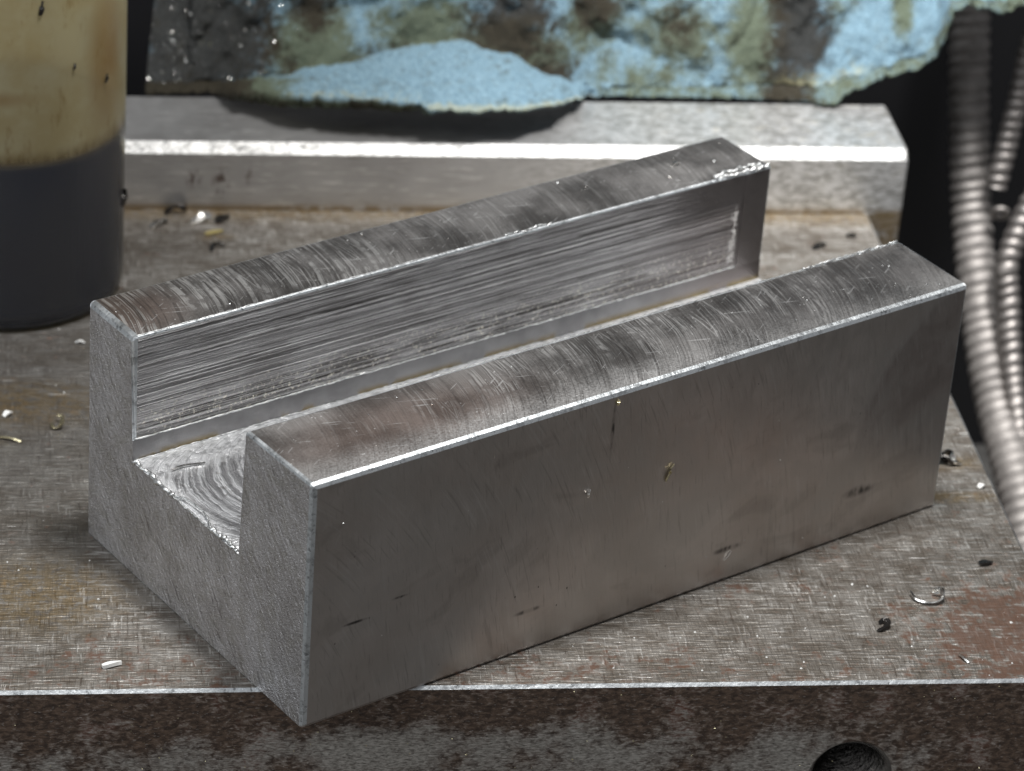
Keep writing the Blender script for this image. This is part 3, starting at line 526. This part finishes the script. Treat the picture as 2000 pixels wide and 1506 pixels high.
def build_towel():
    X0, X1, NX = -106.5, 34.0, 470
    ey = [(-106, 138.4), (-97, 137.5), (-93, 130.5), (-85, 125.0), (-76, 123.2), (-69, 122.4), (-66, 121.0), (-60, 120.6), (-54, 121.6), (-48, 125.6), (-43, 132.2), (-40.5, 138.6), (-20, 138.6), (-9, 137.6), (-4, 135.8), (0, 137.2), (5, 138.4), (34, 139)]
    ez = [(-106, 10.3), (-97, 10.9), (-93, 14.2), (-85, 16.3), (-76, 16.9), (-69, 16.7), (-66, 16.25), (-60, 16.2), (-54, 16.05), (-48, 15.1), (-43, 13.0), (-40.5, 10.55), (-20, 10.6), (-9, 10.8), (-4, 11.0), (0, 13.0), (5, 14.6), (9, 15.6), (11.6, 17.4), (12.9, 21.5), (13.6, 25.6), (17, 26.2), (22, 25.2), (25, 26.5), (34, 26.6)]
    fy = [(-106, 140), (-97, 139), (-90, 134), (-80, 135.5), (-65, 139.0), (-60, 139.4), (-54, 138.5), (-46, 137), (-42, 138.5), (-39, 139.6), (34, 140)]
    fz = [(-106, 11.4), (-97, 12.2), (-90, 15.0), (-80, 16.6), (-65, 18.8), (-61, 19.3), (-54, 17.7), (-46, 14.6), (-42, 12.5), (-39, 11.8), (-4, 12.4), (0, 14.4), (9, 17), (12, 19.5), (13.6, 26.6), (34, 27.6)]
    drop = [(-97, 0.5), (-94, 1.6), (-88, 2.3), (-72, 2.0), (-67, 1.4), (-65, 0.7), (-46, 0.7), (-41, 0.4), (34, 0.5)]
    rows = [('u', t / 4) for t in range(4)] + [('l', t / 34) for t in range(34)] + [('w', t / 84) for t in range(85)]
    vs, cols = [], []
    for i in range(NX + 1):
        x = X0 + (X1 - X0) * i / NX
        jag = 0.7 * fbm((x, 0, 3), 0.7, 4) + 0.45 * fbm((x, 5, 3), 2.2, 3)
        E = Vector((x, interp(ey, x) + jag, interp(ez, x) + abs(jag) * 0.5)); F = Vector((x, interp(fy, x), interp(fz, x))); dr = interp(drop, x)
        if x > 11.5: E.z += 0.7 * jag; 
        lean = 0.32 + 0.22 * mn.noise(Vector((x * 0.045, 1.7, 0)))
        for k, t in rows:
            if k == 'u':
                lo = Vector((x, E.y + 2.8, E.z - dr)); lo.z = max(lo.z, 10.3 if x < 5 else lo.z); mid = Vector((x, E.y + 0.5, E.z - dr * 0.95)); mid.z = max(mid.z, 10.3 if x < 5 else mid.z)
                p = lo.lerp(mid, t / 0.5) if t < 0.5 else mid.lerp(E, (t - 0.5) / 0.5)
                amp = 0.05
            elif k == 'l': p = E.lerp(F, t); p.z += 0.5 * math.sin(math.pi * t) * (1 if -95 < x < -42 else 0); amp = 0.35 + 0.4 * t
            else:
                h = t * 32.0; p = F + Vector((0, h * lean * (1 - 0.25 * t), h)); f = min(1, t * 5)
                rg = 1 - abs(mn.noise(Vector((x * 0.035 + h * 0.05, h * 0.04 - x * 0.02, 21)))) * 2.4; rg2 = 1 - abs(mn.noise(Vector((x * 0.12 - h * 0.10, h * 0.07, 33)))) * 2.6
                p.y += f * (1.5 * max(0, rg) ** 2 + 0.7 * max(0, rg2) ** 2 + 3.0 * mn.noise(Vector((x * 0.07, h * 0.05, 4))) + 1.6 * mn.noise(Vector((x * 0.16 + h * 0.12, h * 0.11, 8))))
                amp = 0.40
                if x > 12.5: p.x += 0.25 * h * 0
            pn = p + Vector((0, -fbm(p, 0.45, 3) * amp * 1.2 - fbm(p, 1.5, 3) * amp * 0.5, fbm(p + Vector((30, 0, 0)), 1.2, 3) * amp * 0.35))
            if x < -100: pn.x += 0.12 * max(0, p.z - 10)
            vs.append(pn)
            z = p.z; r = g2 = b = 0.0
            def bl2(cx, cz, rx, rz): return max(0.0, 1 - math.hypot((x - cx) / rx, (z - cz) / rz))
            n = mn.noise(Vector((x * 0.1, z * 0.1, 2)))
            if k == 'w':
                for cx, cz, rx, rz, ty, wt in STAINS:
                    q = bl2(cx, cz, rx * 1.25, rz * 1.25) ** 0.8 * wt
                    if q > 0:
                        if ty == 'r': r = max(r, q)
                        elif ty == 'g': g2 = max(g2, q)
                        else: b = max(b, q)
                if -12 < x < 13: b = max(b, 0.8 * max(0, 1 - (z - F.z) / 4.5)) * (0.6 + 0.6 * n)
            elif k == 'l':
                r = max(0.0, min(1.0, (-88 - x) / 8)); g2 = 0.9 * max(0, min(1, (-83 - x) / 8)); b = max(0, min(1, (x + 92) / 6)) * max(0.95 * (1 - t * 5) if x > -67 else 0.6 * (1 - t * 1.5), 0.9 * bl2(-68, 15, 5, 3))
                if x > -39: b = 0.3 + 0.3 * n; g2 = 0.5; r = 1.0 * max(0, 1 - abs(x + 10) / 7)
            else:
                g2 = 0.75 if x < -69 else 0.4; r = 0.42 if x < -69 else 0.2; b = 0
                r = max(r, min(1.0, max(0.0, (-90 - x) / 5)))
            cols.append((max(0, min(1, r)), max(0, min(1, g2)), max(0, min(1, b)), 1))
    n = len(rows); fs = [(i * n + k, (i + 1) * n + k, (i + 1) * n + k + 1, i * n + k + 1) for i in range(NX) for k in range(n - 1)]
    o = mesh('paper_towel', [v - Vector((-40, 138, 10.3)) for v in vs], fs, [M['towel']], None, smooth=True); o.location = Vector((-40, 138, 10.3)) * S
    at = o.data.color_attributes.new('stain', 'FLOAT_COLOR', 'POINT'); at.data.foreach_set('color', [c for col in cols for c in col])
    sm = o.modifiers.new('thickness', 'SOLIDIFY'); sm.thickness = 0.45 * S; sm.offset = -1
    tag(o, 'crumpled blue paper towel soaked with brown oil, draped over the bar', 'paper towel')
    return vs, n, NX, X0, X1
TW = build_towel()

# ------------------------------------------------------------------ hoses
def ribbed(name, label, path, r, pitch, mat, depth, group=None, fitting=None, sharp=2.0):
    p0 = Vector(path[-1]); ln = sum((Vector(a) - Vector(b)).length for a, b in zip(path, path[1:])); n = int(ln / pitch * 12)
    pts = [p - p0 for p in spline(path, n)]; acc = [0.0]
    for a, b in zip(pts, pts[1:]): acc.append(acc[-1] + (b - a).length)
    def rad(i, a):
        ph = (acc[i] / pitch + 0.22 * mn.noise(Vector((acc[i] * 0.35, r, 2))) + a / (2 * math.pi)) % 1.0; return r + 0.05 * mn.noise(Vector((acc[i] * 0.6, a, r))) - depth * (1 - math.sin(math.pi * ph) ** (1 / sharp))
    vs, fs = tube(pts, rad, 40); root = empty(name, p0); tag(root, label, 'hose', group); mesh('hose_tube', vs, fs, [mat], root, smooth=True)
    if fitting is False: return root
    d = (pts[-1] - pts[-2]).normalized(); fv, ff = tube([pts[-1] - d * 4, pts[-1] - d * 3.9, pts[-1] - d * 0.1, pts[-1]], lambda i, a: (r * 1.12 if i in (1, 2) else r * 0.95), 24)
    mesh('fitting', fv, ff, [M['hose']], root); return root
ribbed('ribbed_hose', 'thick blurred ribbed steel hose hanging right of the bar end', [(23.0, 166, 26), (23.2, 162, 16.4), (23.5, 156, 2.4), (24.5, 150, -12.7), (24.8, 142, -22.2), (25.3, 134, -29.8), (26.1, 126, -36.3), (26.9, 114, -42.1), (27.0, 106, -47), (27.2, 98, -54), (27.5, 94, -69.9)], 3.3, 2.0, M['hose'], 0.6, 'ribbed hoses at the right')
ribbed('ribbed_hose', 'upper thin bright ribbed hose slanting off the right edge', [(32, 151, 24), (30.02, 150, 14), (29.2, 149, 6.6), (28.1, 148, -1.8), (27.1, 147, -8.0)], 1.75, 1.75, M['coil'], 0.42, 'ribbed hoses at the right', False)
ribbed('ribbed_hose', 'lower thin bright ribbed hose curling in and down beside the thick hose', [(33, 141, -4), (31, 140, -7.2), (28.7, 138, -12), (27.3, 136, -16.3), (27.6, 134, -20.5), (27.9, 131, -26), (28.2, 126, -32.7), (28.6, 116, -41.5), (28.9, 105, -48), (30, 97, -56), (30.5, 94, -69.9)], 1.9, 1.8, M['coil'], 0.45, 'ribbed hoses at the right')
def blur_ring():  # made-up ring in place of an out-of-focus highlight
    vs, fs = [], []; N, K = 32, 10
    for i in range(N):
        a = 2 * math.pi * i / N
        for k in range(K):
            b = 2 * math.pi * k / K; r = 1.15 + 0.5 * math.cos(b); vs.append((r * math.cos(a), 0.5 * math.sin(b), r * math.sin(a)))
    for i in range(N):
        for k in range(K): fs.append((i * K + k, ((i + 1) % N) * K + k, ((i + 1) % N) * K + (k + 1) % K, i * K + (k + 1) % K))
    o = mesh('highlight_ring', vs, fs, [M['coil']], None, smooth=True); o.location = Vector((27.5, 144, -11.1)) * S; o.rotation_euler = (0.5, 0.1, -0.15)
    tag(o, 'small ring standing in for a blurred highlight between the two thin ribbed hoses', 'ring')
blur_ring()

# ------------------------------------------------------------------ chips
def ribbon(path, w0, th, n=24, twist=0.0):
    """a curled metal shaving: flat strip along path"""
    pts = spline(path, n); vs, fs = [], []
    for i, p in enumerate(pts):
        t = (pts[min(i + 1, n - 1)] - pts[max(i - 1, 0)]).normalized(); a = t.cross(Vector((0.2, 0.1, 1))).normalized(); b = a.cross(t)
        tw = twist * i / n; sd = a * math.cos(tw) + b * math.sin(tw); nn = t.cross(sd); w = w0 * (0.35 + 0.65 * math.sin(math.pi * (0.12 + 0.8 * i / (n - 1)))) * (1 + 0.25 * mn.noise(p * 1.7))
        for sx, sy in ((-1, -1), (1, -1), (1, 1), (-1, 1)): vs.append(p + sd * w * sx + nn * th * sy)
    for i in range(n - 1):
        for k in range(4): fs.append((i * 4 + k, i * 4 + (k + 1) % 4, (i + 1) * 4 + (k + 1) % 4, (i + 1) * 4 + k))
    fs += [(3, 2, 1, 0), tuple((n - 1) * 4 + k for k in range(4))]; return vs, fs
def chip(name, label, cat, at, path, w, th, mat, rz=0.0, twist=0.0, n=20, group=None):
    vs, fs = ribbon(path, w, th, n, twist); zm = min(v.z for v in vs); vs = [Vector((v.x, v.y, v.z - zm)) for v in vs]
    o = mesh(name, vs, fs, [mat]); o.location = Vector(at) * S; o.rotation_euler = (0, 0, rz); tag(o, label, cat, group); return o
GP = 'loose chips on the plate'
chip('plastic_sliver', 'short white sliver lying near the front edge of the plate', 'chip', (-113.5, 4.9, 0.0), [(-1.1, -0.35, 0.3), (0, 0.02, 0.4), (1.05, 0.4, 0.3)], 0.33, 0.22, M['white'], 0, 0.3, group=GP)
chip('metal_needle', 'thin pale needle of swarf cut by the left border', 'chip', (-125.6, 55.6, 0.0), [(-2.4, 0.9, 0.15), (0, 0.2, 0.35), (1.6, -0.6, 0.2)], 0.2, 0.12, M['gold'], 0, 0.6, group=GP)
chip('metal_flake', 'bright round flake near the left border above the needle', 'chip', (-125.8, 61.9, 0.0), [(-0.5, -0.4, 0.1), (0, 0, 0.55), (0.45, 0.5, 0.2)], 0.42, 0.12, M['white'], 0, 0.4, group=GP)
chip('curled_chip', 'small yellowish curl of swarf left of the block', 'chip', (-119.6, 59.3, 0.0), [(-0.7, 0.2, 0.2), (-0.3, -0.9, 0.2), (0.5, -0.8, 0.6), (0.7, 0.6, 0.9), (0.1, 1.3, 0.8)], 0.28, 0.08, M['gold'], 0, 1.1, 28, group=GP)
chip('metal_flake', 'pale flake against the back left corner of the block', 'chip', (-116.4, 81.0, 0.0), [(-0.6, 0.2, 0.15), (0, 0, 0.5), (0.6, -0.2, 0.3)], 0.35, 0.1, M['white'], 0, 0.5, group=GP)
chip('curled_chip', 'large shiny open curl of swarf right of the block', 'chip', (-14.8, 17.0, 0.0), [(-2.2, 1.4, 0.5), (-1.6, -0.2, 0.3), (0, -0.9, 0.3), (1.4, -0.3, 0.5), (1.5, 0.9, 1.1), (0.7, 1.2, 0.6), (1.9, 1.0, 0.4)], 0.3, 0.09, M['swarf'], 0, 2.2, 44, group=GP)
chip('curled_chip', 'dark comma shaped curl below the large shiny curl', 'chip', (-21.8, 11.3, 0.0), [(-0.9, -0.9, 0.2), (0, -0.5, 0.5), (0.6, 0.3, 0.7), (0.2, 1.0, 0.6), (-0.4, 0.7, 0.3)], 0.32, 0.1, M['dark'], 0, 1.0, 28, group=GP)
chip('metal_flake', 'black flake near the right edge of the plate', 'chip', (-5.8, 25.0, 0.0), [(-0.9, -0.1, 0.2), (0, 0.1, 0.35), (0.8, 0.3, 0.2)], 0.5, 0.15, M['dark'], 0, 0.4, group=GP)
chip('metal_flake', 'pale narrow flake beside the rust patch at the right front', 'chip', (-13.6, 4.4, 0.0), [(-0.35, 0.9, 0.2), (0.0, 0, 0.35), (0.4, -0.9, 0.2)], 0.25, 0.1, M['swarf'], 0, 0.5, group=GP)
chip('metal_flake', 'bright dot of swarf near the right plate edge behind the block', 'chip', (-1.9, 43.3, 0.0), [(-0.4, -0.3, 0.15), (0, 0, 0.5), (0.4, 0.35, 0.2)], 0.4, 0.12, M['white'], 0, 0.3, group=GP)
for k, (dx, dy, rz, mt) in enumerate([(0, 0, 0.4, 'dark'), (0.9, 1.6, 1.3, 'dark'), (1.7, 1.2, 2.2, 'swarf')]):
    chip('curled_chip', ['dark curl lying lowest in the cluster at the far end of the block', 'dark curl lying highest in the cluster at the far end of the block', 'bright curl at the right of the cluster by the block end'][k], 'chip', (-5.6 + dx, 48.6 + dy, 0.0),
         [(-1.2, 0, 0.3), (-0.6, 0.8, 0.8), (0.3, 0.5, 1.2), (0.9, -0.4, 0.7), (1.6, -0.3, 0.3)], 0.4, 0.1, M[mt], rz, 1.5, 28, group=GP)
chip('curled_chip', 'dark curled chip with white glint, nearest the bottle', 'chip', (-105.0, 115.7, 0.0), [(-1.2, -0.8, 0.25), (-0.2, -0.1, 0.9), (0.7, 0.5, 1.0), (1.3, 1.4, 0.4)], 0.55, 0.12, M['swarf'], 0, 0.9, 26, group='chips in front of the bar')
chip('curled_chip', 'dark curled chip touching the foot of the bar', 'chip', (-102.4, 119.6, 0.0), [(-1.6, -0.2, 0.4), (-0.5, 0.3, 1.1), (0.8, 0.2, 1.2), (1.3, 0.7, 0.4)], 0.6, 0.14, M['dark'], 0, 1.1, 26, group='chips in front of the bar')
chip('curled_chip', 'brightest white chip lying before the bar', 'chip', (-99.3, 117.0, 0.0), [(-1.3, -0.7, 0.3), (0, 0, 0.7), (1.0, 0.7, 0.9), (1.8, 0.9, 0.5)], 0.55, 0.12, M['swarf'], 0, -0.9, 26, group='chips in front of the bar')
chip('curled_chip', 'small dark purplish chip right of the white chip before the bar', 'chip', (-95.9, 117.3, 0.0), [(-0.9, -0.5, 0.3), (0, 0.1, 1.0), (0.9, 0.5, 0.5)], 0.7, 0.15, M['dark'], 0, 0.7, 20, group='chips in front of the bar')
chip('metal_flake', 'flat ochre flake lying in front of the small chips', 'chip', (-97.2, 113.6, 0.0), [(-1.3, -0.5, 0.15), (0, 0, 0.25), (1.2, 0.6, 0.15)], 0.45, 0.1, M['ochre'], 0, 0.1, 16, group='chips in front of the bar')
chip('curled_chip', 'dark hooked chip between the bar and the back wall of the block', 'chip', (-96.9, 109.0, 0.0), [(-0.9, -1.3, 0.2), (-0.7, 0.2, 0.5), (0.2, 0.6, 0.6), (1.0, 0.1, 0.4)], 0.35, 0.12, M['dark'], 0, 0.8, 24, group='chips in front of the bar')
chip('curled_chip', 'grey chip behind the far end of the block', 'chip', (-9.7, 110, 0.0), [(-1.0, -0.4, 0.2), (0, 0.2, 0.8), (0.9, 0.6, 0.4)], 0.5, 0.12, M['dark'], 0, 0.8, 20, group='chips in front of the bar')
chip('curled_chip', 'small dark chip near the plate edge behind the block', 'chip', (-4.2, 113.6, 0.0), [(-0.7, 0.3, 0.2), (0, 0, 0.6), (0.6, -0.2, 0.3)], 0.45, 0.12, M['dark'], 0, 0.8, 20, group='chips in front of the bar')
for lab, p, ph, mt, sz in [('black glinting flake stuck low on the right side of the bottle', (-110.55, 95.9, 14.4), 1.0, 'dark', 1.0), ('small dark flake stuck high on the right of the bottle', (-113.2, 89.9, 34.8), 0.7, 'dark', 0.5),
                           ('brown flake stuck at the top of the bottle near the border', (-121.6, 83.85, 47.2), 0.2, 'dark', 0.8), ('tiny dark flake stuck in the middle of the yellowed plastic', (-117.4, 85.9, 38.2), 0.5, 'dark', 0.35)]:
    vs, fs = ribbon([Vector((-0.15 * sz, 0, -1.3 * sz)), Vector((0.1, -0.12, 0)), Vector((0.25 * sz, -0.05, 1.2 * sz))], 0.42 * sz, 0.1, 14, 0.6); o = mesh('metal_flake', vs, fs, [M[mt]]); o.location = Vector(p) * S; o.rotation_euler = (0, 0, ph)
    tag(o, lab, 'chip', 'flakes stuck to the bottle')
# flakes held by oil on the block's front face and tops
def on_block(label, u, v, z, path, w, th, mat, n=16, twist=0.3):
    vs, fs = ribbon([Vector(p) for p in path], w, th, n, twist); o = mesh('metal_flake', vs, fs, [mat]); o.location = bl(u, v, z) * S; o.rotation_euler = (0, 0, BLOCK_RZ)
    tag(o, label, 'chip', 'flakes stuck on the block')
on_block('pale twisted flake stuck on the front face of the block', 50.25, -0.12, 18.6, [(-0.3, 0, -1.1), (0.1, -0.15, 0), (0.1, -0.1, 0.6), (0.6, -0.1, 1.1)], 0.2, 0.08, M['gold'])
on_block('tiny yellow flake just under the top edge of the front face', 41.5, -0.10, 30.6, [(-0.05, 0, -0.4), (0, -0.1, 0), (0.1, 0, 0.35)], 0.22, 0.08, M['gold'])
on_block('fine pale hair low on the front face of the block', 61.1, -0.08, 3.6, [(-0.5, 0, -0.5), (0.0, -0.1, 0), (0.5, 0, 0.5)], 0.08, 0.05, M['swarf'])
on_block('small grey flake in the middle of the front face', 38.4, -0.1, 19.4, [(0, 0, -0.6), (-0.15, -0.1, 0), (0.1, 0, 0.5)], 0.2, 0.07, M['swarf'])
on_block('bright raised chip on the far end of the back wall top', 84.5, 43.4, 31.96, [(-0.9, 0, 0.05), (0, 0.3, 0.3), (0.7, 0.2, 0.1)], 0.3, 0.1, M['swarf'])
on_block('long pale thread lying on the slot floor by the back wall', 4.5, 33.2, 15.5, [(-1.8, 0, 0.1), (0, 0.15, 0.2), (2.6, -0.4, 0.1)], 0.12, 0.08, M['swarf'])

# ------------------------------------------------------------------ fine dust of filings, uncountable
def specks(name, label, spots, mat):
    vs, fs = [], []
    for p, r in spots:
        b = len(vs); k = random.random() * 6.28
        for i in range(4): a = k + i * 1.57 + random.uniform(-.4, .4); rr = r * random.uniform(0.5, 1.2); vs.append(Vector(p) + Vector((math.cos(a) * rr, math.sin(a) * rr, 0)))
        vs.append(Vector(p) + Vector((0, 0, r * 0.8))); vs.append(Vector(p) - Vector((0, 0, r * 0.3)))
        for i in range(4): fs += [(b + i, b + (i + 1) % 4, b + 4), (b + (i + 1) % 4, b + i, b + 5)]
    o = mesh(name, vs, fs, [mat]); tag(o, label, 'filings', kind='stuff'); return o
def off_block(x, y):
    c, s = math.cos(-BLOCK_RZ), math.sin(-BLOCK_RZ); dx, dy = x - BLOCK_AT.x, y - BLOCK_AT.y; u, v = c * dx - s * dy, s * dx + c * dy; return not (-0.5 < u < 96.1 and -0.5 < v < 48.2)
sp = []
while len(sp) < 120:
    x, y = random.uniform(-132, -1), random.uniform(1, 119)
    if off_block(x, y): sp.append(((x, y, 0.02), random.choice((0.05, 0.06, 0.08, 0.1, 0.16))))
for k in range(60): sp.append(((random.uniform(-60, -2), random.uniform(1, 28), 0.02), random.choice((0.06, 0.08, 0.1, 0.16, 0.22))))
sp = [s for s in sp if off_block(s[0][0], s[0][1])]
specks('plate_filings', 'tiny bright filings scattered over the plate top', sp, M['white'])
specks('face_filings', 'tiny bright filings stuck to the oily front face of the plate', [((random.uniform(-128, -3), -0.03, random.uniform(-14, -0.8)), random.choice((0.05, 0.07, 0.1, 0.15))) for k in range(110)], M['gold'])
bs = []
for k in range(50): bs.append((bl(random.uniform(1, 95), random.uniform(0.9, 12.6), 31.93 + 0.0015 * k * 0), random.choice((0.05, 0.07, 0.1, 0.14))))
for k in range(30): bs.append((bl(random.uniform(62, 95), random.uniform(0.9, 12.0), 32.0), random.choice((0.06, 0.08, 0.1, 0.15))))
for k in range(50): bs.append((bl(random.uniform(1, 95), random.uniform(38.2, 47.2), 31.93), random.choice((0.05, 0.07, 0.1, 0.14))))
for k in range(34): bs.append((bl(random.uniform(2, 94), -0.03, random.uniform(1, 31)), random.choice((0.04, 0.06, 0.08, 0.1))))
specks('block_filings', 'tiny bright filings sprinkled over the grooved block', bs, M['swarf'])
vs_t, n_t, NX_t, X0_t, X1_t = TW; ts = []
for k in range(620):
    i = int((random.random() ** 1.6) * 75); j = random.randint(38, 110)
    if k > 760: i = random.randint(0, NX_t)
    ts.append((vs_t[i * n_t + j] + Vector((0, -0.25, 0.1)), random.choice((0.05, 0.06, 0.08, 0.11, 0.16))))
specks('towel_filings', 'glittering filings caught in the oily left side of the towel', ts, M['swarf'])
